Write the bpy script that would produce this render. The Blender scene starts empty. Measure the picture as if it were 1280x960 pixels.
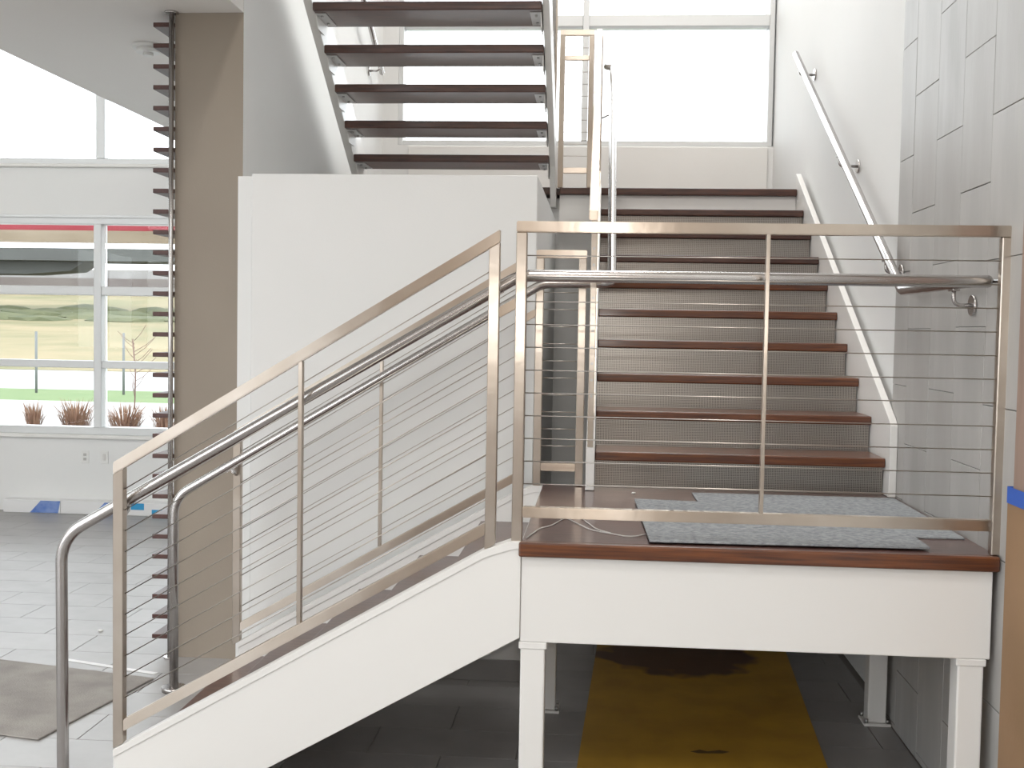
import bpy, bmesh, math, random
from mathutils import Vector, Matrix
random.seed(7)
S = bpy.context.scene
C = S.collection

# ---------------------------------------------------------------- camera
CAM = Vector((0, 0, 1.702))
F, PI_, YA, RO = 1411.87, .0474, .0771, .0171
fw = Vector((-math.sin(YA)*math.cos(PI_), math.cos(YA)*math.cos(PI_), -math.sin(PI_)))
rt = Vector((math.cos(YA), math.sin(YA), 0)); up = rt.cross(fw)
r2 = rt*math.cos(RO)+up*math.sin(RO); u2 = up*math.cos(RO)-rt*math.sin(RO)
cam = bpy.data.cameras.new('camera'); co = bpy.data.objects.new('camera', cam); C.objects.link(co)
cam.sensor_width = 36; cam.lens = F/1280*36; cam.clip_start = .05; cam.clip_end = 500
m = Matrix((( r2.x, u2.x, -fw.x, CAM.x), (r2.y, u2.y, -fw.y, CAM.y), (r2.z, u2.z, -fw.z, CAM.z), (0, 0, 0, 1)))
co.matrix_world = m; S.camera = co

# ---------------------------------------------------------------- world, lights, exposure
S.view_settings.view_transform = 'Standard'; S.view_settings.look = 'None'
S.view_settings.gamma = 1; S.view_settings.use_curve_mapping = False
S.view_settings.exposure = -1.48
w = bpy.data.worlds.new('overcast'); S.world = w; w.use_nodes = True
bg = w.node_tree.nodes['Background']; bg.inputs[0].default_value = (.93, .97, 1, 1); bg.inputs[1].default_value = 12.5
def area(name, loc, rot, sx, sy, e, col=(1, 1, 1)):
    l = bpy.data.lights.new(name, 'AREA'); l.shape = 'RECTANGLE'; l.size = sx; l.size_y = sy; l.energy = e; l.color = col
    o = bpy.data.objects.new(name, l); o.location = loc; o.rotation_euler = rot; C.objects.link(o); return o
# the pop-up flash beside the lens
area('camera_flash', (.04, -.02, 1.78), (math.radians(87), 0, math.radians(3)), .06, .03, 38, (1, .96, .9))

# ---------------------------------------------------------------- materials
def mat(name, col, rough=.6, metal=0, col2=None, scale=6, stretch=(1, 1, 1), bump=0, bscale=60, spec=.5, coat=0, fac=(.35, .65), aniso=0):
    M = bpy.data.materials.new(name); M.use_nodes = True; n = M.node_tree.nodes; L = M.node_tree.links
    b = n['Principled BSDF']; b.inputs['Base Color'].default_value = (*col, 1)
    b.inputs['Roughness'].default_value = rough; b.inputs['Metallic'].default_value = metal
    b.inputs['Specular IOR Level'].default_value = spec; b.inputs['Coat Weight'].default_value = coat
    b.inputs['Coat Roughness'].default_value = .12; b.inputs['Anisotropic'].default_value = aniso
    tc = n.new('ShaderNodeTexCoord'); mp = n.new('ShaderNodeMapping'); mp.inputs['Scale'].default_value = stretch
    L.new(tc.outputs['Object'], mp.inputs[0])
    if col2:
        t = n.new('ShaderNodeTexNoise'); t.inputs['Scale'].default_value = scale; t.inputs['Detail'].default_value = 6
        L.new(mp.outputs[0], t.inputs['Vector'])
        r = n.new('ShaderNodeValToRGB'); r.color_ramp.elements[0].position = fac[0]; r.color_ramp.elements[1].position = fac[1]
        r.color_ramp.elements[0].color = (*col, 1); r.color_ramp.elements[1].color = (*col2, 1)
        L.new(t.outputs[0], r.inputs[0]); L.new(r.outputs[0], b.inputs['Base Color'])
    if bump:
        t = n.new('ShaderNodeTexNoise'); t.inputs['Scale'].default_value = bscale; t.inputs['Detail'].default_value = 4
        L.new(mp.outputs[0], t.inputs['Vector'])
        bp = n.new('ShaderNodeBump'); bp.inputs['Strength'].default_value = bump; bp.inputs['Distance'].default_value = .01
        L.new(t.outputs[0], bp.inputs['Height']); L.new(bp.outputs[0], b.inputs['Normal'])
    return M
white = mat('white_paint', (.80, .79, .765), .55, bump=.03, bscale=90, col2=(.82, .81, .785), scale=2)
cream = mat('cream_steel_paint', (.80, .79, .77), .35, bump=.02, bscale=40)
wallw = mat('wall_paint', (.80, .80, .79), .7, bump=.04, bscale=120, col2=(.78, .785, .775), scale=1.5)
beige = mat('taupe_paint', (.315, .27, .22), .7, bump=.05, bscale=120, col2=(.295, .25, .205), scale=1.5)
ceilm = mat('ceiling_paint', (.84, .82, .79), .8, bump=.05, bscale=120)
steel = mat('brushed_steel', (.60, .535, .47), .22, 1, bump=.12, bscale=9, stretch=(1, 1, 1), col2=(.54, .47, .40), scale=7)
def brushed(M, t):
    n = M.node_tree.nodes; L = M.node_tree.links; b = n['Principled BSDF']
    b.inputs['Roughness'].default_value = .30; b.inputs['Anisotropic'].default_value = .85
    c = n.new('ShaderNodeCombineXYZ'); [setattr(c.inputs[i], 'default_value', t[i]) for i in range(3)]
    L.new(c.outputs[0], b.inputs['Tangent'])
brushed(steel, (0, 0, 1))                       # rails, brushed along their length
steelp = mat('brushed_steel_post', (.60, .535, .47), .22, 1, bump=.12, bscale=9, col2=(.54, .47, .40), scale=7)
brushed(steelp, (1, 0, 0))                      # posts and balusters
steelt = mat('satin_steel_tube', (.52, .50, .49), .25, 1)
cablem = mat('steel_cable', (.50, .46, .42), .35, 1)
wood = mat('dark_stained_wood', (.085, .030, .018), .33, col2=(.040, .014, .010), scale=5, stretch=(1.2, 14, 14), bump=.06, bscale=30, coat=.3)
woodx = mat('stained_wood_top', (.125, .062, .050), .28, col2=(.085, .040, .033), scale=4, stretch=(1.5, 12, 12), bump=.04, bscale=20, coat=.35)
woodlit = mat('flash_lit_wood', (.17, .055, .018), .30, col2=(.075, .024, .012), scale=4, stretch=(1.2, 10, 30), bump=.05, bscale=30, coat=.3)  # orange-brown with the flash-lit tone of the nosings put into the colour
slatm = mat('slat_wood', (.10, .042, .035), .45, col2=(.07, .03, .025), scale=5, stretch=(14, 1, 14))
tilew = [mat('wall_tile_%s' % a, c, .45, col2=d, scale=3, stretch=(1, 3, .6), bump=.05, bscale=30) for a, c, d in
         [('pale', (.46, .445, .43), (.41, .40, .385)), ('mid', (.43, .42, .405), (.39, .375, .36)), ('grey', (.45, .44, .43), (.37, .36, .345))]]
grout = mat('grout', (.30, .28, .26), .9)
tilef = [mat('floor_tile_%s' % a, c, .38, col2=d, scale=4, bump=.04, bscale=30) for a, c, d in
         [('pale', (.37, .36, .355), (.33, .32, .315)), ('mid', (.345, .335, .33), (.31, .30, .295)), ('grey', (.36, .35, .345), (.30, .29, .285))]]
alum = mat('window_aluminium', (.70, .71, .71), .4, .15)
felt = mat('grey_felt', (.40, .42, .44), .95, col2=(.23, .245, .26), scale=55, bump=.6, bscale=160, fac=(.3, .7))
carpet = mat('grey_carpet', (.36, .34, .315), .95, col2=(.27, .25, .235), scale=5, bump=.4, bscale=150)
blue = mat('blue_tape', (.04, .12, .50), .6)
cyan = mat('cyan_print', (.03, .32, .62), .5)
cardb = mat('cardboard', (.33, .20, .11), .8, col2=(.28, .17, .09), scale=3, bump=.05)
jambm = mat('salmon_wood', (.36, .25, .20), .6, col2=(.30, .21, .17), scale=3, stretch=(10, 10, 1))
plast = mat('white_plastic', (.78, .78, .76), .4)
carton = mat('white_carton', (.80, .80, .80), .5)
backing = mat('mesh_backing', (.20, .185, .165), .4, col2=(.12, .11, .10), scale=3, bump=.25, bscale=18)
backdk = mat('dark_backing', (.13, .12, .105), .6)
wirem = mat('mesh_wire', (.50, .47, .44), .3, 1)
bolt = mat('bolt_steel', (.5, .5, .5), .35, 1)

def ochre_mat():
    M = mat('ochre_runner', (.62, .36, .035), .5, col2=(.50, .28, .025), scale=4, bump=.05, bscale=20)
    n = M.node_tree.nodes; L = M.node_tree.links; b = n['Principled BSDF']
    base = b.inputs['Base Color'].links[0].from_socket
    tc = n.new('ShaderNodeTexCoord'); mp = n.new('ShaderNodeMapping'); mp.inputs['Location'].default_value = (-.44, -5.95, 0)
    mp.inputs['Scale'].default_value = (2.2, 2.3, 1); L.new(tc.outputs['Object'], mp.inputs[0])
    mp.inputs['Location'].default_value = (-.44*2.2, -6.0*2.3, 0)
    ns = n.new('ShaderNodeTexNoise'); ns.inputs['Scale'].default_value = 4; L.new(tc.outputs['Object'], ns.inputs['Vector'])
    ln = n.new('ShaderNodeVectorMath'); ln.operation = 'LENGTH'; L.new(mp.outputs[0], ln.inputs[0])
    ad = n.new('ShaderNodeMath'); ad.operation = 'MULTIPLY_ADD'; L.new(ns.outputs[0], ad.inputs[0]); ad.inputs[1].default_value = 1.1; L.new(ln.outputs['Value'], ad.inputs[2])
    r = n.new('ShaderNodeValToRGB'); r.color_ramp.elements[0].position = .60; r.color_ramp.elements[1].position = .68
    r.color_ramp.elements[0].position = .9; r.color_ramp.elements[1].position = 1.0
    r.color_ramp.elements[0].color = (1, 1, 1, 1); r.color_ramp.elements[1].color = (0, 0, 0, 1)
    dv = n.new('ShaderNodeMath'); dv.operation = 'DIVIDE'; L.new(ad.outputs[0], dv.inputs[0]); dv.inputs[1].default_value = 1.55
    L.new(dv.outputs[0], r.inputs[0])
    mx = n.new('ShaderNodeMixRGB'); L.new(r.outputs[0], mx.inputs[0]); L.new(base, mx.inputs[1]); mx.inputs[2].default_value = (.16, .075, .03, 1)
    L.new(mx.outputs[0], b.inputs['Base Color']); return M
ochre = ochre_mat()
def glass_mat():
    M = bpy.data.materials.new('window_glass'); M.use_nodes = True; n = M.node_tree.nodes; L = M.node_tree.links
    n.remove(n['Principled BSDF']); o = n['Material Output']
    t = n.new('ShaderNodeBsdfTransparent'); t.inputs[0].default_value = (.97, .98, .98, 1)
    g = n.new('ShaderNodeBsdfGlossy'); g.inputs['Roughness'].default_value = .02
    mx = n.new('ShaderNodeMixShader'); f = n.new('ShaderNodeFresnel'); f.inputs[0].default_value = 1.25
    L.new(f.outputs[0], mx.inputs[0]); L.new(t.outputs[0], mx.inputs[1]); L.new(g.outputs[0], mx.inputs[2]); L.new(mx.outputs[0], o.inputs[0])
    return M
glass = glass_mat()

# ---------------------------------------------------------------- mesh helpers
def bm_new(): return bmesh.new()
def box(bm, x0, x1, y0, y1, z0, z1, bev=0, seg=2):
    vs = [bm.verts.new(p) for p in [(x0,y0,z0),(x1,y0,z0),(x1,y1,z0),(x0,y1,z0),(x0,y0,z1),(x1,y0,z1),(x1,y1,z1),(x0,y1,z1)]]
    fs = [bm.faces.new([vs[i] for i in f]) for f in [(3,2,1,0),(4,5,6,7),(0,1,5,4),(1,2,6,5),(2,3,7,6),(3,0,4,7)]]
    if bev:
        es = list({e for f in fs for e in f.edges})
        bmesh.ops.bevel(bm, geom=es, offset=bev, segments=seg, affect='EDGES', profile=.5)
    return vs
def prism(bm, pts, axis, a, b, bev=0):
    """polygon pts in the other two axes, extruded along axis from a to b"""
    def P(p, t):
        return {'y': (p[0], t, p[1]), 'x': (t, p[0], p[1]), 'z': (p[0], p[1], t)}[axis]
    A = [bm.verts.new(P(p, a)) for p in pts]; B = [bm.verts.new(P(p, b)) for p in pts]; n = len(pts)
    fs = [bm.faces.new(A), bm.faces.new(B[::-1])] + [bm.faces.new((A[i], B[i], B[(i+1) % n], A[(i+1) % n])) for i in range(n)]
    bmesh.ops.recalc_face_normals(bm, faces=fs)
    if bev: bmesh.ops.bevel(bm, geom=list({e for f in fs for e in f.edges}), offset=bev, segments=1, affect='EDGES')
def fillet(pts, r, seg=7):
    pts = [Vector(p) for p in pts]; out = [pts[0]]
    rs = r if isinstance(r, (list, tuple)) else [r]*(len(pts)-2)
    for i in range(1, len(pts)-1):
        a, p, b = pts[i-1], pts[i], pts[i+1]; d1 = (a-p).normalized(); d2 = (b-p).normalized()
        ang = d1.angle(d2); t = min(rs[i-1]/math.tan(ang/2), (a-p).length*.49, (b-p).length*.49)
        p1 = p+d1*t; p2 = p+d2*t
        for k in range(seg+1):
            s = k/seg; out.append(p1*(1-s)**2 + p*2*s*(1-s) + p2*s*s)
    out.append(pts[-1]); return out
def tube(bm, path, r, seg=16, caps=True, dome=False):
    path = [Vector(p) for p in path]; n = len(path); rings = []
    t0 = (path[1]-path[0]).normalized(); ref = Vector((0, 0, 1)) if abs(t0.z) < .9 else Vector((1, 0, 0))
    u = t0.cross(ref).normalized(); prev = t0
    prof = [(p, None) for p in path]
    for i, p in enumerate(path):
        t = (path[min(i+1, n-1)]-path[max(i-1, 0)]).normalized()
        ax = prev.cross(t)
        if ax.length > 1e-7: u = Matrix.Rotation(prev.angle(t), 3, ax.normalized()) @ u
        prev = t; v = t.cross(u)
        def ring(c, rr): return [bm.verts.new(c+(u*math.cos(2*math.pi*k/seg)+v*math.sin(2*math.pi*k/seg))*rr) for k in range(seg)]
        if dome and i == 0:
            for a in (80, 55, 28): rings.append(ring(p-t*r*math.sin(math.radians(a))*.6, r*math.cos(math.radians(a))))
        rings.append(ring(p, r))
        if dome and i == n-1:
            for a in (28, 55, 80): rings.append(ring(p+t*r*math.sin(math.radians(a))*.6, r*math.cos(math.radians(a))))
    for a, b in zip(rings, rings[1:]):
        for k in range(seg):
            f = bm.faces.new((a[k], b[k], b[(k+1) % seg], a[(k+1) % seg])); f.smooth = True
    if caps:
        bm.faces.new(rings[0]); bm.faces.new(rings[-1][::-1])
    return rings
def bar(bm, p, q, wy, h, plumb=None):
    """rectangular bar from p to q in an XZ or YZ plane; h = vertical depth of section measured plumb, wy = width across"""
    p, q = Vector(p), Vector(q); d = q-p; side = Vector((-d.y, d.x, 0)).normalized()*wy/2
    vs = []
    for c in (p, q):
        for s, z in ((-1, -h/2), (1, -h/2), (1, h/2), (-1, h/2)):
            vs.append(bm.verts.new(c+side*s+Vector((0, 0, z))))
    fs = [bm.faces.new([vs[i] for i in f]) for f in [(0,1,2,3),(7,6,5,4),(0,4,5,1),(1,5,6,2),(2,6,7,3),(3,7,4,0)]]
    bmesh.ops.recalc_face_normals(bm, faces=fs)
    bmesh.ops.bevel(bm, geom=list({e for f in fs for e in f.edges}), offset=min(.003, wy*.2), segments=2, affect='EDGES')
def disc(bm, c, n, r, t, seg=24):
    c = Vector(c); n = Vector(n).normalized(); tube(bm, [c, c+n*t*.7, c+n*t], r, seg)
    for v in bm.verts:
        pass
def obj(name, bm, mt, parent=None, **kw):
    me = bpy.data.meshes.new(name); bmesh.ops.recalc_face_normals(bm, faces=bm.faces); bm.to_mesh(me); bm.free()
    me.materials.append(mt) if not isinstance(mt, (list, tuple)) else [me.materials.append(x) for x in mt]
    o = bpy.data.objects.new(name, me); C.objects.link(o)
    if parent is not None:
        o.parent = parent; o.matrix_parent_inverse = Matrix.Translation(-parent.location) if parent.type == 'EMPTY' else Matrix()
    for k, v in kw.items(): o[k] = v
    return o
def ob(name, mt, parent, fn, *a, **kw):
    bm = bm_new(); fn(bm, *a, **kw); return obj(name, bm, mt, parent)
def tag(o, label, cat, group=None):
    o['label'] = label; o['category'] = cat
    if group: o['group'] = group
    return o
def thing(name, label, cat, loc, group=None):
    o = bpy.data.objects.new(name, None); C.objects.link(o); o.location = loc; o.empty_display_size = .1
    return tag(o, label, cat, group)
def struct(name, bm, mt):
    o = obj(name, bm, mt); o['kind'] = 'structure'; return o
def structe(name):
    o = bpy.data.objects.new(name, None); C.objects.link(o); o['kind'] = 'structure'; return o

# key sizes
R, T = .1663, .2794
ZL = 6*R                       # landing height .998
YF = 3.74                      # front face of the landing
XL, XR = -.248, 1.295
Y1 = 5.09                      # first nosing of the middle flight
ZU = ZL+10*R                   # upper landing 2.661
YU = Y1+9*T
XW = 1.335                     # white right wall; tiles stand proud of it at 1.305
YB = 9.15                      # stair facade
YG = 9.8                       # lobby facade

# ================================================================ the setting
bm = bm_new(); box(bm, -9, 1.5, -5, YG, -.2, -.012); floor = struct('floor', bm, grout)
def tile_mesh(w_, l_, m_, name='floor_tile'):
    b = bm_new(); box(b, .0015, w_-.0015, .0015, l_-.0015, -.012, 0, .0012, 1)
    me = bpy.data.meshes.new(name); b.to_mesh(me); b.free(); me.materials.append(m_); return me
fm = [tile_mesh(.6, .3, q) for q in tilef]; k = 0
for j in range(22):
    y = 3.2+j*.3
    for i in range(13):
        x = -6.3+i*.6+(.3 if j % 2 else 0)
        if x+.6 > 1.31: continue
        if x < -2.6 - (y-3.2)*.62: continue
        o = bpy.data.objects.new('floor_tile', fm[random.randrange(3)]); o.location = (x, y, 0); o.parent = floor; C.objects.link(o)
bm = bm_new()
for j in range(-28, 22):
    y = 3.2+j*.3
    for i in range(-4, 13):
        x = -6.3+i*.6+(.3 if j % 2 else 0)
        if j >= 0 and i >= 0 and x >= -2.6-(y-3.2)*.62 and x+.6 <= 1.31: continue
        x1 = min(x+.5985, 1.3)
        if x1-x > .02 and x > -9: box(bm, x+.0015, x1, y+.0015, y+.2985, -.012, 0)
o = obj('floor_tile', bm, tilef[1], floor); o['kind'] = 'stuff'

# right wall with its tile cladding
bm = bm_new(); box(bm, XW, 1.6, -5, YG, 0, 6.6); wr = struct('wall_right', bm, wallw)
bm = bm_new(); box(bm, 1.318, XW, 2.2, 5.15, 0, 6.0); obj('tile_bedding', bm, grout, wr)
H_ = .4895
edges = [2.36, 2.68, 3.0, 3.32, 3.64, 3.96, 4.28, 4.60, 4.93, 5.15]
tm = {}
for c in range(len(edges)-1):
    y0, y1 = edges[c], edges[c+1]
    ph = {3.64: .008, 3.96: .273, 4.28: .03, 4.60: .268, 4.93: .024}.get(round(y0, 2), .01 if c % 2 == 0 else .27)
    if y0 < 3.6: ph = .008 if (c % 2 == 0) else .268
    z = ph-H_
    while z < 6:
        a, b_ = max(z, 0), min(z+H_, 6.0)
        if b_-a > .02:
            key = (round(y1-y0, 3), round(b_-a, 3), random.randrange(3))
            if key not in tm:
                q = bm_new(); box(q, 0, .013, .0014, key[0]-.0014, .0014, key[1]-.0014, .0012, 1)
                me = bpy.data.meshes.new('wall_tile'); q.to_mesh(me); q.free(); me.materials.append(tilew[key[2]]); tm[key] = me
            o = bpy.data.objects.new('wall_tile', tm[key]); o.location = (1.305+random.uniform(-.0006, .0006), y0, a); o.parent = wr; C.objects.link(o)
        z += H_
# left side wall between lobby and stair, taupe end face
bm = bm_new(); box(bm, -2.15, -1.80, 5.575, YG, 0, 6.6)
wl = struct('wall_left', bm, [wallw, beige])
for p in wl.data.polygons:
    if p.normal.y < -.9: p.material_index = 1
# centre wall (closet block under the upper flight)
bm = bm_new(); box(bm, -1.70, -.31, 5.40, 7.58, 0, 2.44, .004, 1); box(bm, -1.7995, -1.7005, 5.50, 7.58, 0, 2.44); struct('wall_center', bm, wallw)
b_ = bm_new(); box(b_, -1.70, -.31, 5.388, 5.40, 0, .105, .002, 1); bc = struct('baseboard_center', b_, tilef[1])
bm = bm_new(); box(bm, -1.795, 1.325, YU+.09, YU+.19, 0, ZU-.06); struct('wall_middle', bm, wallw)
# rear wall behind the camera with its own big window openings, left wall of the lobby
tan = mat('tan_paint', (.36, .265, .19), .8)
bm = bm_new()
box(bm, -9, -3.0, -5.2, -5, 0, .5); box(bm, -9, -3.0, -5.2, -5, 3.0, 3.6); box(bm, -9, -3.0, -5.2, -5, 5.8, 6.6); box(bm, -3.0, 1.6, -5.2, -5, 0, 6.6)
for x in (-9, -6): box(bm, x-.12, x+.12, -5.2, -5, .5, 5.8)
struct('wall_rear', bm, tan)
bm = bm_new(); box(bm, -9.2, -9, -5.2, YG+.2, 0, 1.0); box(bm, -9.2, -9, -5.2, YG+.2, 3.0, 3.6); box(bm, -9.2, -9, -5.2, YG+.2, 5.6, 6.6)
for y in (-5, -2, 1, 4, 7, 9.8): box(bm, -9.2, -9, y-.15, y+.15, 1.0, 5.6)
box(bm, -9.2, -9, 1.15, YG+.2, 1.0, 3.0); box(bm, -9.2, -9, 4.15, YG+.2, 3.6, 5.6)
struct('wall_lobby_side', bm, wallw)
bm = bm_new(); box(bm, -9.2, 1.6, -5.2, YG+.2, 6.6, 6.8); struct('ceiling', bm, ceilm)
bm = bm_new(); box(bm, -3.456, -2.151, -5, YG-.03, 3.257, 3.60); box(bm, -2.151, -1.80, -5, 5.573, 3.257, 3.60); struct('ceiling_soffit', bm, ceilm)

# ---- lobby facade (left)
bm = bm_new()
box(bm, -9, -1.9, YG, YG+.25, 0, .70); box(bm, -9, -1.9, YG, YG+.25, 2.652, 3.115); box(bm, -9, -1.9, YG, YG+.25, 6.2, 6.6)
struct('wall_back', bm, wallw)
def window(name, x0, x1, z0, z1, y, muls, trans, fw_=.06, dp=.13, sill=True):
    """aluminium frame set in the wall: frame, mullions, transoms, panes"""
    e = structe(name)
    for a in (x0, x1-fw_): ob('frame', alum, e, box, a, a+fw_, y, y+dp, z0, z1, .004, 1)
    for a in (z0, z1-fw_): ob('frame', alum, e, box, x0+fw_, x1-fw_, y+.002, y+dp, a, a+fw_, .004, 1)
    xs = [x0+fw_]+[v for mm in muls for v in mm]+[x1-fw_]
    for a, b in muls: ob('mullion', alum, e, box, a, b, y-.004, y+dp, z0+fw_, z1-fw_, .004, 1)
    zs = [z0+fw_]+[v for t_ in trans for v in t_]+[z1-fw_]
    for i in range(0, len(xs), 2):
        for a, b in trans: ob('transom', alum, e, box, xs[i], xs[i+1], y+.004, y+dp, a, b, .004, 1)
        for j in range(0, len(zs), 2):
            ob('pane', glass, e, box, xs[i]+.001, xs[i+1]-.001, y+dp*.6, y+dp*.6+.006, zs[j]+.001, zs[j+1]-.001)
    return e
w1 = window('window_1', -8.9, -2.15, .70, 2.652, YG, [(-6.75, -6.64), (-4.52, -4.45)], [(1.30, 1.365), (1.953, 2.032)], .068)
ob('stool', white, w1, box, -8.9, -2.15, YG-.03, YG, .665, .70, .006, 1)
ob('drip', alum, w1, box, -8.9, -2.15, YG-.012, YG, 2.64, 2.665, .002, 1)
w2 = window('window_2', -8.9, -2.15, 3.115, 6.2, YG, [(-6.75, -6.64), (-4.50, -4.42)], [(4.20, 4.29)], .05)
ob('stool', white, w2, box, -8.9, -2.15, YG-.03, YG, 3.085, 3.115, .006, 1)
# ---- stair facade
bm = bm_new()
box(bm, -1.80, XW, YB, YB+.25, 0, 3.19); box(bm, -1.80, XW, YB, YB+.25, 6.2, 6.6); box(bm, -1.80, -1.67, YB, YB+.25, 3.19, 6.2)
struct('wall_back_stair', bm, wallw)
w3 = window('window_3', -1.67, XW-.012, 3.19, 6.2, YB, [(-.187, -.138)], [(4.135, 4.225)], .04, .14)
bm = bm_new(); box(bm, -1.58, 1.29, YB-.02, YB, 2.70, 3.18, .003, 1); trim = struct('trim_1', bm, white)

# ================================================================ landing platform
ld = thing('stair_landing', 'square landing platform with wood deck on white steel legs', 'landing', (.52, 4.4, 0))
ob('deck', woodx, ld, box, XL, 1.304, YF+.012, Y1+.06, ZL-.030, ZL, .003, 1)
ob('edge_board', woodlit, ld, box, XL-.008, XR+.006, YF-.022, YF+.012, ZL-.049, ZL+.001, .007, 3)
bm = bm_new(); box(bm, XL, 1.287, YF+.002, YF+.055, .657, ZL-.05, .004, 2); obj('front_beam', bm, cream, ld)
ob('rear_beam', cream, ld, box, XL, 1.29, Y1-.03, Y1+.02, .657, ZL-.031, .003, 1)
ob('side_beam', cream, ld, box, XL, XL+.05, YF+.055, Y1-.03, .657, ZL-.031, .003, 1)
ob('side_beam', cream, ld, box, 1.24, 1.29, YF+.055, Y1-.03, .657, ZL-.031, .003, 1)
def leg(x, y, s=.083):
    l = ob('leg', cream, ld, box, x, x+s, y, y+s, .012, .657, .006, 2)
    ob('cap_plate', cream, l, box, x-.006, x+s+.006, y-.004, y+s+.006, .633, .657, .003, 1)
    ob('base_plate', cream, l, box, x-.018, x+s+.018, y-.018, y+s+.018, 0, .012, .002, 1)
    for a, b in ((-.006, -.006), (s+.006, -.006), (-.006, s+.006), (s+.006, s+.006)):
        ob('bolt', bolt, l, tube, [(x+a, y+b, .012), (x+a, y+b, .03)], .008, 6)
leg(-.246, YF+.006); leg(1.187, YF+.006); leg(-.246, 4.975, .08); leg(1.203, 4.985, .08)

# ================================================================ lower flight
lf = thing('lower_stair_flight', 'short lower flight of six risers climbing right to the landing', 'stairs', (-1.0, 4.4, 0))
prof = [(-1.655, 0), (-1.655, .222), (-.373, .961), (-.285, .993), (XL-.001, .993), (XL-.001, .672), (-1.436, 0)]
def stringer(ya, yb):
    s = ob('stringer', cream, lf, prism, prof, 'y', ya, yb, .002)
    cp = [(-1.655, .200), (-1.655, .226), (-.373, .966), (-.285, .998), (XL-.001, .998), (XL-.001, .972), (-.281, .970), (-.367, .942)]
    ob('stringer_cap', cream, s, prism, cp, 'y', ya-.005, yb+.005, .001)
stringer(YF-.003, YF+.052); stringer(5.10, 5.155)
for n in range(1, 6):
    x = XL-(6-n)*T; z = n*R
    ob('tread', [woodx], lf, box, x-.0, min(x+T+.022, XL-.015), YF+.056, 5.096, z-.04, z, .005, 2)
for n in range(1, 7):
    x = XL-(6-n)*T+.018; z = n*R
    ob('riser', white, lf, box, min(x+.012, XL-.014), min(x+.024, XL-.002), YF+.058, 5.094, z-R+.001, z-.041)

# ================================================================ middle flight
mf = thing('middle_stair_flight', 'long middle flight of wood treads climbing away to the window landing', 'stairs', (.65, 6.3, ZL))
SX0, SX1 = -.012, 1.270
for n in range(1, 10):
    y = Y1+(n-1)*T; z = ZL+n*R
    ob('tread', [woodlit if n < 7 else wood], mf, box, SX0, SX1, y, y+T+.028, z-.042, z, .006, 2)  # nearer treads carry the flash-lit tone in their colour, top ones stay dark
ob('top_nosing', wood, mf, box, -.29, SX1, YU-.012, YU+.028, ZU-.045, ZU+.001, .006, 2)
def grille(bm, x0, x1, y, z0, z1, p=.0078, wd=.0026):
    n = int((x1-x0)/p)
    for i in range(n+1): box(bm, x0+i*p, x0+i*p+wd, y, y+wd, z0, z1)
    n = int((z1-z0)/p)
    for i in range(n+1): box(bm, x0, x1, y-.0004, y+wd*.6, z0+i*p, z0+i*p+wd)
for n in range(1, 11):
    y = Y1+(n-1)*T+.028; z0 = ZL+(n-1)*R+(.001 if n > 1 else .001); z1 = ZL+n*R-.043
    if n == 10:
        ob('riser_panel', cream, mf, box, -.29, SX1, y+.002, y+.014, z0-.1, z1-.003); continue
    g = ob('riser_panel', backing, mf, box, SX0, SX1-.155, y+.012, y+.018, z0, z1)
    g2 = ob('riser_panel', backdk, mf, box, SX1-.155, SX1-.002, y+.012, y+.018, z0, z1); g2['label'] = 'darker solid end panel'
    bm = bm_new(); grille(bm, SX0+.002, SX1-.004, y+.004, z0, z1); o = obj('mesh_grille', bm, wirem, g); o['kind'] = 'stuff'
sl = R/T
def zs(y): return ZL+R+(y-Y1)*sl
rp = [(4.985, ZL+.001), (4.985, 1.27), (5.05, zs(5.05)+.115), (YU+.02, zs(YU+.02)+.115), (YU+.02, ZU-.32), (5.15, ZL-.2), (5.092, ZL-.2), (5.092, ZL+.001)]
ob('stringer', cream, mf, prism, [(5.03, ZL+.002), (5.03, 1.315), (5.07, 1.345), (YU+.06, zs(YU+.06)+.075), (YU+.06, ZU-.3), (5.2, ZL+.002)], 'x', SX1+.002, 1.304, .002)
ob('stringer', cream, mf, prism, [(4.99, ZL+.002), (4.99, 1.19), (5.05, zs(5.05)+.055), (YU+.02, zs(YU+.02)+.02), (YU+.02, ZU-.33), (5.2, ZL+.002)], 'x', -.052, SX0-.001, .002)

# upper landing
ul = thing('upper_landing', 'upper landing with dark wood deck below the stair window', 'landing', (0, 8.4, ZU-.1))
ob('deck', wood, ul, box, -1.795, 1.33, YU+.03, YB-.022, ZU-.045, ZU, .003, 1)
ob('deck', wood, ul, box, -1.795, -.31, YU-.012, YU+.029, ZU-.045, ZU, .003, 1)

# ================================================================ upper flight
uf = thing('upper_stair_flight', 'open upper flight of dark wood treads seen from below', 'stairs', (-1, 6, 4))
t0 = None; TU = .268
for n in range(1, 15):
    z = ZU+n*R; y0 = 7.28-TU*(n-1)
    if y0 < 3.6: break
    ob('tread', wood, uf, box, -1.618, -.352, y0, y0+.345, z-.048, z, .006, 2)
    for s, xa, xb in ((0, -1.616, -1.555), (1, -.42, -.356)):
        br = ob('tread_bracket', alum, uf, box, xa, xb, y0+.05, y0+.30, z-.054, z-.049)
        xv = xa if s == 0 else xb-.006
        ob('tread_bracket', cream, uf, prism, [(y0+.05, z-.055), (y0+.30, z-.055), (y0+.25, z-.12), (y0+.10, z-.12)], 'x', xv, xv+.006)
        ob('bolt', bolt, br, tube, [((xa+xb)/2, y0+.09, z-.054), ((xa+xb)/2, y0+.09, z-.064)], .008, 6)
        ob('bolt', bolt, br, tube, [((xa+xb)/2, y0+.24, z-.054), ((xa+xb)/2, y0+.24, z-.064)], .008, 6)
su = -R/TU
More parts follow.
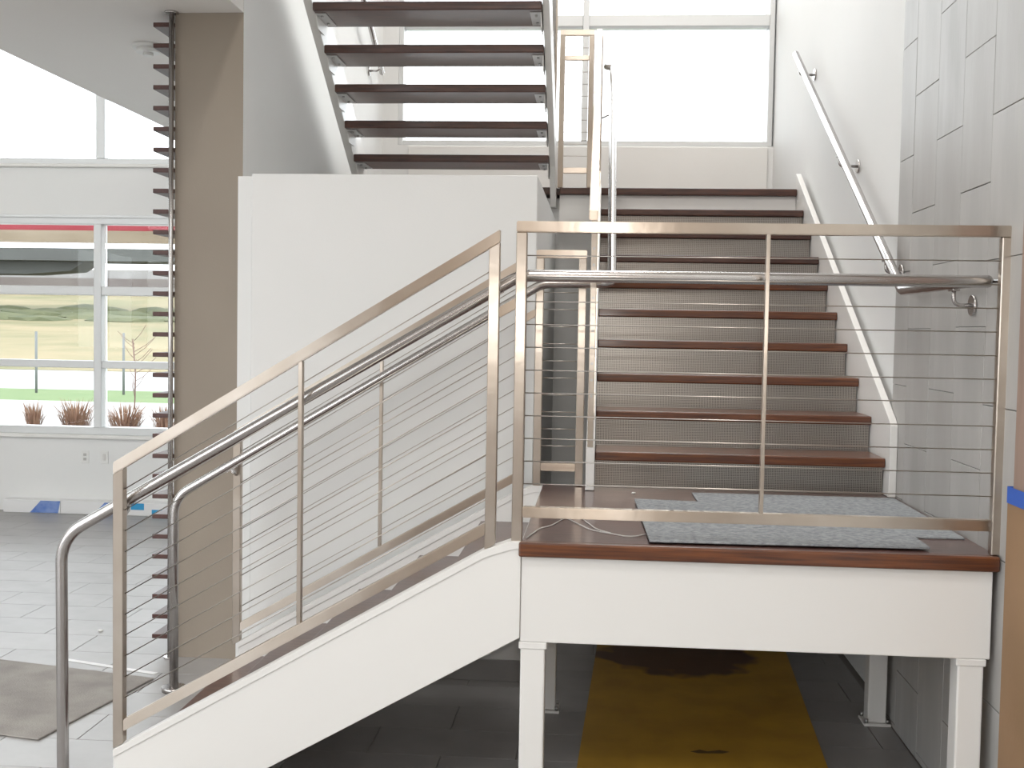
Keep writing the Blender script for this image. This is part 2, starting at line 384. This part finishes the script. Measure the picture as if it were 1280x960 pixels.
def zu(y): return ZU+R+(y-7.28-.3)*su      # nosing line of the upper flight
for xa, xb, lo in ((-1.668, -1.620, 0), (-.350, -.312, 1)):
    y_end = 7.72; 
    ob('stringer', cream, uf, prism, [(y_end, ZU-.03 if not lo else ZU-.13), (y_end, zu(y_end)+.10), (3.4, zu(3.4)+.10), (3.4, zu(3.4)-.19), (y_end-.35, zu(y_end-.35)-.19), (y_end-.13, ZU-.03 if not lo else ZU-.13)], 'x', xa, xb, .002)

# ================================================================ guardrails
PW = .036
def level_guard(name, label, x0, x1, y, zt, zb, zp0, zp1, ncab, balu=(), cat='guardrail', post_w=PW, mt=steel, skipfit=False):
    e = thing(name, label, cat, (x0, y, zp0))
    ob('top_rail', mt, e, bar, (x0, y, zt-.018), (x1, y, zt-.018), PW, .036)
    ob('post', steelp, e, box, x0, x0+post_w, y-PW/2, y+PW/2, zp0, zt-.036, .003, 1)
    ob('post', steelp, e, box, x1-post_w, x1, y-PW/2, y+PW/2, zp1, zt-.036, .003, 1)
    ob('bottom_rail', mt, e, bar, (x0+post_w, y, zb), (x1-post_w, y, zb), PW, .036)
    zi = zt-.036; zo = zb+.018; g = (zi-zo)/(ncab+1)
    for k in range(1, ncab+1):
        ob('cable', cablem, e, tube, [(x0+post_w, y, zo+g*k), (x1-post_w, y, zo+g*k)], .0021, 6)
    for bx in balu: ob('baluster', steelp, e, box, bx-.006, bx+.006, y-.014, y+.014, zo-.005, zi+.002, .001, 1)
    return e
g1 = level_guard('guardrail', 'steel cable guardrail along the front edge of the landing', -.283, 1.315, YF+.022, 2.064, 1.095, .985, ZL+.001, 11, (.541,))
def sloped_guard(name, label, y, xa, xb, ztop_a, ztop_b, zbot_a, zbot_b, za0, zb0, ncab, balu, slant=.0):
    """frame in the plane Y=y: plumb posts at xa and xb, sloping rails"""
    e = thing(name, label, 'guardrail', (xa, y, za0))
    st = (ztop_b-ztop_a)/(xb-xa); sb = (zbot_b-zbot_a)/(xb-xa)
    hv = .042
    ob('top_rail', steel, e, bar, (xa, y, ztop_a-hv/2), (xb, y, ztop_b-hv/2), PW, hv)
    def zt(x): return ztop_a+(x-xa)*st-hv
    def zb(x): return zbot_a+(x-xa)*sb
    ob('post', steelp, e, prism, [(xa, za0), (xa+PW, za0+PW*sb), (xa+PW, zt(xa+PW)), (xa, zt(xa))], 'y', y-PW/2, y+PW/2, .002)
    ob('post', steelp, e, prism, [(xb-PW, zb0-PW*sb), (xb, zb0), (xb, zt(xb)), (xb-PW, zt(xb-PW))], 'y', y-PW/2, y+PW/2, .002)
    ob('bottom_rail', steel, e, bar, (xa+PW, y, zb(xa+PW)+hv/2), (xb-PW, y, zb(xb-PW)+hv/2), PW, hv)
    x0, x1 = xa+PW, xb-PW
    for k in range(1, ncab+1):
        f = k/(ncab+1)
        a = zb(x0)+hv + (zt(x0)-zb(x0)-hv)*f; b = zb(x1)+hv + (zt(x1)-zb(x1)-hv)*f
        ob('cable', cablem, e, tube, [(x0, y, a), (x1, y, b)], .0021, 6)
    for bx in balu: ob('baluster', steelp, e, box, bx-.007, bx+.007, y-.014, y+.014, zb(bx)+hv, zt(bx)+.002, .001, 1)
    return e
g2 = sloped_guard('guardrail', 'sloping steel cable guardrail on the near side of the lower flight', YF+.022, -1.660, -.337, 1.226, 2.036, .267, 1.034, .226, .985, 11, (-1.008,))
ob('connector', steel, g2, bar, (-.338, YF+.022, 1.76), (-.282, YF+.022, 1.792), PW*.9, .036)
g3 = sloped_guard('guardrail', 'sloping steel cable guardrail on the far side of the lower flight', 5.13, -1.690, -.335, 1.212, 2.040, .252, 1.034, .206, .992, 11, (-.998,))
ob('connector', steel, g3, bar, (-.336, 5.13, 1.76), (-.294, 5.13, 1.784), PW*.9, .036)
g4 = level_guard('guardrail', 'narrow steel guardrail frame closing the stairwell gap at landing back', -.294, -.066, 5.13, 2.068, 1.084, ZL+.001, ZL+.001, 11)
# sloped guard on the left of the middle flight, runs away from the viewer
g5 = thing('guardrail', 'steel guardrail climbing away along the left side of the middle flight', 'guardrail', (-.034, 5.0, 1.2))
XG = -.034
def zg(y): return 2.235+(y-5.0)*(3.70-2.235)/(7.6-5.0)
ob('post', steelp, g5, box, XG-.013, XG+.013, 4.99, 5.026, 1.192, zg(5.0)-.03, .002, 1)
ob('post', steelp, g5, box, XG-.016, XG+.016, 7.565, 7.60, ZU+.002, zg(7.58)-.03, .002, 1)
ob('top_rail', steel, g5, bar, (XG-.006, 4.985, zg(4.985)-.015), (XG-.012, 7.6, zg(7.6)-.015), .038, .045)
ob('bottom_rail', steel, g5, bar, (XG, 5.03, 1.325), (XG, 7.56, 1.325+2.53*.563), .03, .04)
for k in range(11):
    f = (k+1)/12; a = 1.345+(zg(5.03)-.04-1.345)*f; b = 1.345+2.53*.563+(zg(7.56)-.04-1.345-2.53*.563)*f
    ob('cable', cablem, g5, tube, [(XG, 5.026, a), (XG, 7.565, b)], .0021, 6)
    ob('cable_fitting', bolt, g5, tube, [(XG, 4.99, a), (XG, 4.984, a)], .006, 10)
for y in (6.3,): ob('baluster', steelp, g5, box, XG-.006, XG+.006, y-.006, y+.006, 1.345+(y-5.03)*.563, zg(y)-.04, .001, 1)
# level guard across the well at the upper landing
g6 = level_guard('guardrail', 'small steel guardrail across the well at the upper landing', -.306, -.076, 7.615, 3.70, 2.775, ZU+.001, ZU+.001, 10)
ob('mid_rail', steel, g6, bar, (-.27, 7.615, 3.518), (-.112, 7.615, 3.518), PW*.8, .032)
# guard on the right of the upper flight
g7 = thing('guardrail', 'steel cable guardrail on the well side of the open upper flight', 'guardrail', (-.331, 7.4, 3))
def zq(y): return zu(y)+1.067
ob('post', steelp, g7, box, -.345, -.319, 7.50, 7.53, zu(7.5)+.101, zq(7.5)-.03, .002, 1)
ob('top_rail', steel, g7, bar, (-.332, 7.54, zq(7.54)-.015), (-.332, 3.6, zq(3.6)-.015), .034, .042)
for k in range(10):
    f = (k+1)/11; zz = [zu(y)+.12+(.9)*f for y in (7.5, 3.6)]
    ob('cable', cablem, g7, tube, [(-.332, 7.5, zz[0]), (-.332, 3.6, zz[1])], .0021, 6)

# ================================================================ handrails
HR = .0205
def flange_bracket(e, p, wall_x, zdrop=.075):
    """arm from under the rail at p to a round flange on the wall at wall_x"""
    x, y, z = p; s = 1 if wall_x > x else -1
    bm = bm_new(); tube(bm, fillet([(x, y, z-HR), (x, y, z-zdrop), (wall_x-s*.008, y, z-zdrop)], .03, 5), .0075, 10); b = obj('bracket_arm', bm, steelt, e)
    ob('wall_flange', steelt, b, tube, [(wall_x-s*.010, y, z-zdrop), (wall_x-s*.003, y, z-zdrop), (wall_x-s*.001, y, z-zdrop)], .036, 24)
    ob('saddle', steelt, b, box, x-.012, x+.012, y-.03, y+.03, z-HR-.006, z-HR+.003, .002, 1)
h1 = thing('handrail', 'front round steel handrail of the lower flight running on across the landing', 'handrail', (-1.885, 3.83, 0))
p1 = fillet([(-1.880, 3.83, .014), (-1.885, 3.83, .945), (-.275, 3.83, 1.888), (1.268, 3.83, 1.889)], [.16, .14], 12)
ob('rail', steelt, h1, tube, p1, HR, 20, True, True)
ob('floor_flange', steelt, h1, tube, [(-1.880, 3.83, 0), (-1.880, 3.83, .008), (-1.880, 3.83, .014)], .045, 28)
ob('end_bracket', steelt, h1, tube, [(1.280, 3.828, 1.889), (1.298, 3.80, 1.889), (1.30, 3.782, 1.889)], .006, 10)
def post_bracket(e, x, z, yr, yp):
    ob('bracket', steelt, e, bar, (x, yr, z-HR-.012), (x, yp, z-.055), .014, .02)
    ob('saddle', steelt, e, bar, (x-.028, yr, z-HR-.018), (x+.028, yr, z-HR+.014), .018, .007)
for x in (-1.640, -.354): post_bracket(h1, x, .945+(x+1.885)*(.943/1.61), 3.83, 3.783)
h2 = thing('handrail', 'far round steel handrail of the lower flight turning up beside the middle flight', 'handrail', (-1.95, 5.05, 0))
p2 = fillet([(-1.945, 5.05, .014), (-1.945, 5.05, .905), (-.262, 5.05, 1.912), (.047, 5.05, 1.918), (.047, 7.56, 3.44), (-.0, 7.60, 3.46)], [.15, .12, .05, .04], 10)
ob('rail', steelt, h2, tube, p2, HR, 20)
ob('floor_flange', steelt, h2, tube, [(-1.945, 5.05, 0), (-1.945, 5.05, .012), (-1.945, 5.05, .02)], .055, 28)
for x in (-1.672, -.352): post_bracket(h2, x, .905+(x+1.945)*.598, 5.05, 5.111)
for y in (5.6, 6.9): ob('bracket', steelt, h2, tube, [(.047, y, 1.918+(y-5.05)*.606-HR), (-.02, y, 1.918+(y-5.05)*.606-.05)], .006, 8)
h3 = thing('handrail', 'round steel handrail on the right wall beside the middle flight', 'handrail', (1.235, 4.2, 1.9))
ob('rail', steelt, h3, tube, fillet([(1.235, 3.93, 1.892), (1.235, 4.77, 1.892), (1.235, 7.585, 3.535)], [.10], 10), HR, 20, True, True)
flange_bracket(h3, (1.235, 4.085, 1.892), 1.304)
for y in (5.05, 6.10, 7.42): flange_bracket(h3, (1.235, y, 1.892+(y-4.77)*.5837), 1.304 if y < 5.14 else XW)
h4 = thing('handrail', 'dark round handrail on the left wall glimpsed between the upper treads', 'handrail', (-1.72, 8, 3.7))
ob('rail', steelt, h4, tube, [(-1.72, 8.72, 3.672), (-1.72, 8.03, 4.02), (-1.72, 5.0, 5.54)], HR, 16, True, True)
flange_bracket(h4, (-1.72, 8.60, 3.735), -1.80)
flange_bracket(h4, (-1.72, 7.0, 4.535), -1.80)

# ================================================================ slat screen
sc = thing('slat_screen', 'screen of horizontal dark wood slats on a thin steel pole beside the taupe wall', 'screen', (-2.13, 5.4, 0))
b = bm_new(); box(b, -.1295, -.0225, .165, .50, -.011, .011, .002, 1)
sm_ = bpy.data.meshes.new('slat'); b.to_mesh(sm_); b.free(); sm_.materials.append(slatm)
for i in range(31):
    o = bpy.data.objects.new('slat', sm_); C.objects.link(o); o.parent = sc; o.location = (0, .0, .110-.005+i*.1031)
ob('pole', steelt, sc, tube, [(-2.160, 5.552, .008), (-2.160, 5.552, 3.25)], .0125, 14)
ob('pole', steelt, sc, tube, [(-2.20, 5.915, .008), (-2.20, 5.915, 3.25)], .0125, 14)
ob('floor_flange', steelt, sc, tube, [(-2.160, 5.552, 0), (-2.160, 5.552, .008)], .03, 20)
ob('ceiling_flange', steelt, sc, tube, [(-2.160, 5.552, 3.247), (-2.160, 5.552, 3.256)], .035, 20)

# ================================================================ things on and around
def sheet(name, pts, z, th, mt, label, cat, group=None, bev=.001):
    b = bm_new(); prism(b, pts, 'z', z, z+th, bev); o = obj(name, b, mt); return tag(o, label, cat, group)
sheet('felt_sheet', [(.416, 4.985), (1.285, 4.985), (1.285, 4.03), (.95, 4.02), (.43, 4.05)], ZL+.0005, .006, felt, 'rear grey felt sheet on the landing against the tiled wall', 'felt')
sheet('felt_sheet', [(.157, 4.70), (1.112, 4.60), (1.10, 3.792), (.178, 3.762)], ZL+.0068, .007, felt, 'front grey felt sheet overlapping the rear one at the landing edge', 'felt')
# clear plastic strips on the deck
clear = mat('clear_plastic', (.62, .60, .58), .3)
def strip(pts, label):
    b = bm_new(); tube(b, fillet([(x, y, ZL+.0035) for x, y in pts], .2, 8), .0022, 6); tag(obj('plastic_strip', b, clear), label, 'strip')
strip([(-.20, 4.45), (-.02, 3.98), (.12, 3.86), (.172, 3.93)], 'thin clear plastic strip curving across the landing deck')
strip([(-.235, 3.79), (-.20, 3.98), (-.16, 4.05), (-.10, 4.30)], 'short clear plastic strip at the left corner of the landing')
strip([(-.06, 4.25), (.0, 4.0), (.05, 3.93)], 'tiny clear plastic strip looped beside the longer one')
b = bm_new(); bmesh.ops.create_icosphere(b, subdivisions=2, radius=.006, matrix=Matrix.Translation((.16, 4.93, ZL+.0045)) @ Matrix.Diagonal((1.6, 1, .7, 1)))
tag(obj('debris_chip', b, white), 'small white chip of debris on the dark landing deck', 'debris')
# ochre runner under the landing
sheet('floor_runner', [(-.075, 3.9), (.04, 6.6), (1.06, 6.6), (.895, 3.9)], .0006, .004, ochre, 'ochre yellow runner with a dark stain on floor beneath the landing', 'mat')
# grey carpet
sheet('carpet', [(-2.246, 4.364), (-2.10, 5.20), (-4.6, 5.75), (-4.9, 4.86)], .0006, .008, carpet, 'grey carpet piece on the tiles at left foot of the stairs', 'carpet', bev=.003)
sheet('masking_strip', [(-2.13, 5.27), (-2.12, 5.30), (-2.70, 5.48), (-2.71, 5.45)], .0006, .0015, carton, 'thin white strip lying along the back edge of the carpet', 'strip')
# cartons by the lobby wall
def cartonbox(x0, x1, lab, ends=None, cy=None):
    y0 = YG-.13
    e = thing('flat_carton', lab, 'carton', ((x0+x1)/2, y0, 0), )
    ob('box', carton, e, box, x0, x1, y0, YG-.004, .001, .115, .003, 1)
    if ends:
        q = bm_new(); prism(q, [(ends[0], .004), (ends[1], .004), (ends[1]+.02, .112), (ends[0]+.10, .112)], 'y', y0-.002, y0-.0005)
        obj('blue_panel', q, mat('blue_print', (.10, .20, .55), .5, col2=(.22, .32, .62), scale=14) if not cy else cyan, e)['label'] = 'blue printed end'
    return e
cartonbox(-5.30, -4.77, 'long white carton with a blue printed end, left one along the lobby wall', (-5.05, -4.79))
cartonbox(-4.765, -4.20, 'long white carton behind the lower handrail post, its end printed blue', (-4.46, -4.22))
c3 = cartonbox(-4.18, -3.74, 'white carton with a cyan label behind the wood slat screen')
ob('cyan_label', cyan, c3, box, -4.12, -4.0, YG-.132, YG-.1305, .055, .112)
ob('cyan_label', cyan, c3, box, -3.93, -3.78, YG-.132, YG-.1305, .02, .06)
ob('tape_seam', plast, c3, box, -4.17, -3.80, YG-.1325, YG-.1305, .008, .014)
bm = bm_new(); tube(bm, fillet([(-5.62, YG-.01, .12), (-5.50, YG-.05, .12), (-5.46, YG-.12, .03), (-5.52, YG-.16, .006)], .04), .006, 8)
tag(obj('cable_end', bm, bolt), 'thin dark cable drooping down the wall left of the cartons', 'cable')
cartonbox(-6.2, -5.66, 'white carton at the left edge of the photo')
# wall plates
def plate(x, z, label, outlet):
    e = thing('wall_plate', label, 'outlet', (x, YG-.004, z))
    ob('plate', plast, e, box, x-.036, x+.036, YG-.006, YG-.0005, z-.058, z+.058, .002, 1)
    if outlet:
        for dz in (-.02, .02): ob('socket', mat('socket_grey', (.45, .44, .42), .5), e, box, x-.014, x+.014, YG-.0085, YG-.0065, z+dz-.012, z+dz+.012, .002, 1)
    else: ob('rocker', mat('rocker_white', (.65, .64, .62), .4), e, box, x-.013, x+.013, YG-.0085, YG-.0065, z-.03, z+.03, .002, 1)
plate(-4.60, .50, 'white outlet plate on the lobby wall, left of the pair', True)
plate(-4.42, .50, 'white blank plate on the lobby wall, right of the pair', False)
# smoke detector
sd = thing('smoke_detector', 'round white smoke detector under the soffit left of the slat screen', 'detector', (-2.545, 6.2, 3.257))
ob('base', plast, sd, tube, [(-2.545, 6.2, 3.2565), (-2.545, 6.2, 3.235)], .085, 32)
ob('cover', plast, sd, tube, [(-2.545, 6.2, 3.235), (-2.545, 6.2, 3.222), (-2.545, 6.2, 3.212)], .066, 32)
ob('sensor', plast, sd, tube, [(-2.545, 6.2, 3.212), (-2.545, 6.2, 3.196)], .028, 24)
# jamb with cardboard corner guard and tape
dj = thing('door_jamb', 'salmon brown wood jamb at the far right edge of the tiled wall', 'jamb', (1.29, 3.3, 0))
ob('jamb', jambm, dj, box, 1.292, 1.304, 3.22, 3.61, 0, 2.70, .003, 1)
cg = thing('corner_guard', 'brown cardboard corner guard taped over the lower jamb', 'cardboard', (1.26, 3.3, 0))
ob('board', cardb, cg, prism, [(1.287, 3.20), (1.2915, 3.20), (1.2915, 3.634), (1.3035, 3.634), (1.3035, 3.640), (1.287, 3.640)], 'z', .001, 1.235, .001)
ob('tape', blue, cg, prism, [(1.2855, 3.20), (1.2865, 3.20), (1.2865, 3.6405), (1.3035, 3.6405), (1.3035, 3.6418), (1.2855, 3.6418)], 'z', 1.188, 1.24)['label'] = 'blue masking tape band'
# unseen fill lights added overhead to brighten the lobby and stairwell
lum = bpy.data.materials.new('fill_glow'); lum.use_nodes = True; nb = lum.node_tree.nodes['Principled BSDF']
nb.inputs['Emission Color'].default_value = (1, .95, .88, 1); nb.inputs['Emission Strength'].default_value = 6
def fill_lamp(x, y, z, e, where):
    t = thing('added_fill_light', 'added unseen fill light '+where, 'light', (x, y, z), 'added fill lights')
    ob('fill_housing', alum, t, box, x-.32, x+.32, y-.62, y+.62, z, z+.08, .004, 1)
    ob('fill_panel', lum, t, box, x-.30, x+.30, y-.60, y+.60, z-.006, z-.0005)
    area('fill_area', (x, y, z-.02), (0, 0, 0), .6, 1.2, e, (1, .965, .92))
for x, y, e, wh in ((-.5, -2.6, 240, 'high above the entrance behind the viewer'), (-.5, .6, 240, 'high above the spot where the viewer stands'), (-5.6, -1, 240, 'high above the rear of the lobby'),
                    (-5.6, 3.2, 240, 'high above the lobby floor left of the stairs'), (.35, 8.0, 150, 'high above the upper landing'), (.1, 5.6, 110, 'high above the middle flight')):
    fill_lamp(x, y, 6.5, e, wh)

# ================================================================ outdoors
def ground(name, x0, x1, y0, y1, z0, z1, mt):
    b = bm_new(); prism(b, [(y0, z0), (y1, z1), (y1, z1-.3), (y0, z0-.3)], 'x', x0, x1); o = obj(name, b, mt); o['kind'] = 'structure'; return o
conc = mat('concrete_paving', (.34, .335, .33), .9, col2=(.30, .295, .29), scale=1)
lawn = mat('lawn_green', (.085, .135, .045), .95, col2=(.11, .16, .06), scale=1.5)
dry = mat('dry_bank_grass', (.215, .175, .10), .95, col2=(.13, .125, .06), scale=.6, stretch=(.35, 1, 1))
road = mat('asphalt_road', (.32, .32, .32), .9, col2=(.28, .28, .28), scale=.5)
shrubm = mat('dark_hedge', (.07, .08, .04), .95, col2=(.11, .115, .06), scale=1.2)
ground('ground_paving', -60, 30, YG+.25, 24, -.02, -.02, conc)
ground('ground_lawn', -60, 30, 24, 28.2, -.02, -.02, lawn)
ground('ground_road', -80, 30, 28.2, 39.4, -.02, -.02, road)
ground('ground_bank', -120, 40, 39.4, 71, 0, 3.5, dry)
ground('ground_front', -60, 40, -60, -5.2, -.02, -.02, conc)
def blob_row(bm, x0, x1, y0, h, n):
    for i in range(n):
        x = x0+(x1-x0)*i/n+random.uniform(-.4, .4); y = y0+random.uniform(-2.6, 2.6); z = (y-39.4)*.1108
        bmesh.ops.create_icosphere(bm, subdivisions=2, radius=1, matrix=Matrix.Translation((x, y, z-.1)) @ Matrix.Diagonal((random.uniform(1.2, 2.4), random.uniform(.8, 1.6), h*random.uniform(.6, 1.1), 1)))
    for v in bm.verts: v.co += Vector((random.uniform(-.12, .12), random.uniform(-.12, .12), random.uniform(-.06, .06)))
bm = bm_new(); blob_row(bm, -52, -12, 58.5, .42, 70); o = obj('low_scrub', bm, shrubm); o['kind'] = 'stuff'
tag(o, 'band of low dark green scrub along the grass bank', 'scrub')
# highway barrier on top of the bank, overpass
b = bm_new(); box(b, -110, 20, 71.3, 71.8, 3.2, 4.62); tag(obj('noise_wall', b, mat('brown_barrier', (.12, .10, .095), .9, col2=(.16, .14, .13), scale=.3)), 'long brown grey wall along the top of the bank', 'wall')
b = bm_new(); box(b, -110, 20, 72.4, 73, 3.2, 5.25); tag(obj('parapet', b, mat('pale_concrete', (.30, .29, .28), .9, col2=(.22, .21, .2), scale=.4)), 'pale concrete parapet above the brown wall', 'parapet')
ov = thing('overpass', 'dark grey overpass deck crossing behind the lobby window', 'bridge', (-30, 61, 0))
ovm = mat('overpass_concrete', (.07, .072, .07), .9, col2=(.095, .10, .095), scale=.2)
b = bm_new(); prism(b, [(59, 5.05), (59, 5.72), (61.9, 5.72), (61.9, 5.05)], 'x', -110, 20); obj('deck', b, ovm, ov)
b = bm_new(); prism(b, [(-60, 5.04), (-60, 4.3), (-31.5, 4.35), (-29.0, 4.55), (-28.2, 5.04)], 'y', 60, 62); obj('pier_cap', b, ovm, ov)
b = bm_new(); box(b, -44, -34, 60.3, 61.7, 2.3, 4.3); obj('pier', b, ovm, ov)
# entrance canopy just outside
cn = thing('canopy', 'outdoor canopy edge, red fascia over a pale timber board', 'canopy', (-5, 12, 2.6))
ob('red_fascia', mat('red_fascia', (.42, .05, .07), .6), cn, box, -12, 1, 12.0, 12.05, 2.712, 2.85, .003, 1)
ob('timber_board', mat('pale_timber', (.42, .34, .25), .7, col2=(.33, .26, .18), scale=1.2, stretch=(1, 6, 6)), cn, box, -12, 1, 11.98, 12.06, 2.578, 2.71, .003, 1)
for x in (-11.5, .8): ob('canopy_post', alum, cn, box, x, x+.1, 11.99, 12.05, -.02, 2.577)
# stakes, sapling, tufts
stk = mat('grey_stake', (.16, .17, .17), .7)
for x, y, l in ((-13.72, 26.6, 'grey tree stake on the lawn, left of the window mullion'), (-11.52, 26.6, 'grey tree stake on the lawn, beside the bare sapling')):
    b = bm_new(); tube(b, [(x, y, -.02), (x, y, .7), (x, y, 1.48)], .032, 8); tag(obj('tree_stake', b, stk), l, 'stake')
bark = mat('sapling_bark', (.16, .10, .08), .9)
sp = thing('sapling', 'thin bare sapling behind the right window pane', 'tree', (-9.3, 22, 0))
b = bm_new(); tube(b, [(-9.3, 22, -.02), (-9.28, 22, .7), (-9.34, 22, 1.4)], .014, 6); obj('trunk', b, bark, sp)
for k in range(16):
    z = .25+k*.075; a = random.uniform(0, 6.28); L = random.uniform(.25, .5)
    b = bm_new(); p = Vector((-9.3, 22, z)); q = p+Vector((math.cos(a)*L, math.sin(a)*L*.4, L*.7))
    tube(b, [p, (p+q)/2+Vector((0, 0, -.03)), q], .006, 5); obj('branch', b, bark, sp)
tuftm = mat('dry_reed', (.16, .08, .05), .9, col2=(.22, .13, .08), scale=8)
def tuft(x, y, r, h, n, label):
    b = bm_new()
    for k in range(n):
        a = random.uniform(0, 6.28); rr = r*math.sqrt(random.random())*.55; bx, by = x+rr*math.cos(a), y+rr*math.sin(a)
        ln = random.uniform(.2, 1)*r*.8; hh = h*random.uniform(.25, 1); t = Vector((-math.sin(a), math.cos(a), 0))*.009
        p0 = Vector((bx, by, -.02)); p1 = p0+Vector((math.cos(a)*ln*.4, math.sin(a)*ln*.4, hh*.6)); p2 = p0+Vector((math.cos(a)*ln, math.sin(a)*ln, hh))
        v = [b.verts.new(q) for q in (p0-t, p0+t, p1+t, p1-t, p2)]
        b.faces.new((v[0], v[1], v[2], v[3])); b.faces.new((v[3], v[2], v[4]))
    me = bpy.data.meshes.new('grass_tuft'); b.to_mesh(me); b.free(); me.materials.append(tuftm)
    o = bpy.data.objects.new('grass_tuft', me); C.objects.link(o); tag(o, label, 'grass', 'dry ornamental grass tufts outside')
tuft(-9.43, 18.2, .24, .46, 90, 'small narrow tuft of dry reddish grass, leftmost outside the window')
tuft(-8.70, 18.2, .42, .50, 190, 'wide tuft of dry reddish grass just left of the window mullion')
tuft(-7.86, 18.2, .44, .46, 190, 'wide tuft of dry reddish grass just right of the window mullion')
tuft(-7.20, 18.2, .28, .44, 100, 'tuft of dry reddish grass half hidden by the slat screen')

b = bm_new(); prism(b, [(.40, 4.56), (.44, 4.585), (.47, 4.57), (.52, 4.59), (.56, 4.575), (.53, 4.555), (.47, 4.548), (.43, 4.545)], 'z', .0047, .0053)
tag(obj('dirt_smudge', b, mat('dark_dirt', (.14, .08, .02), .9)), 'small dark smudge of dirt on the ochre floor runner', 'dirt')
b = bm_new(); bmesh.ops.create_icosphere(b, subdivisions=2, radius=.01, matrix=Matrix.Translation((-2.72, 5.98, .006)) @ Matrix.Diagonal((1.5, 1, .6, 1)))
tag(obj('debris_chip', b, white), 'small pale crumb on the tiles beyond the grey carpet', 'debris')
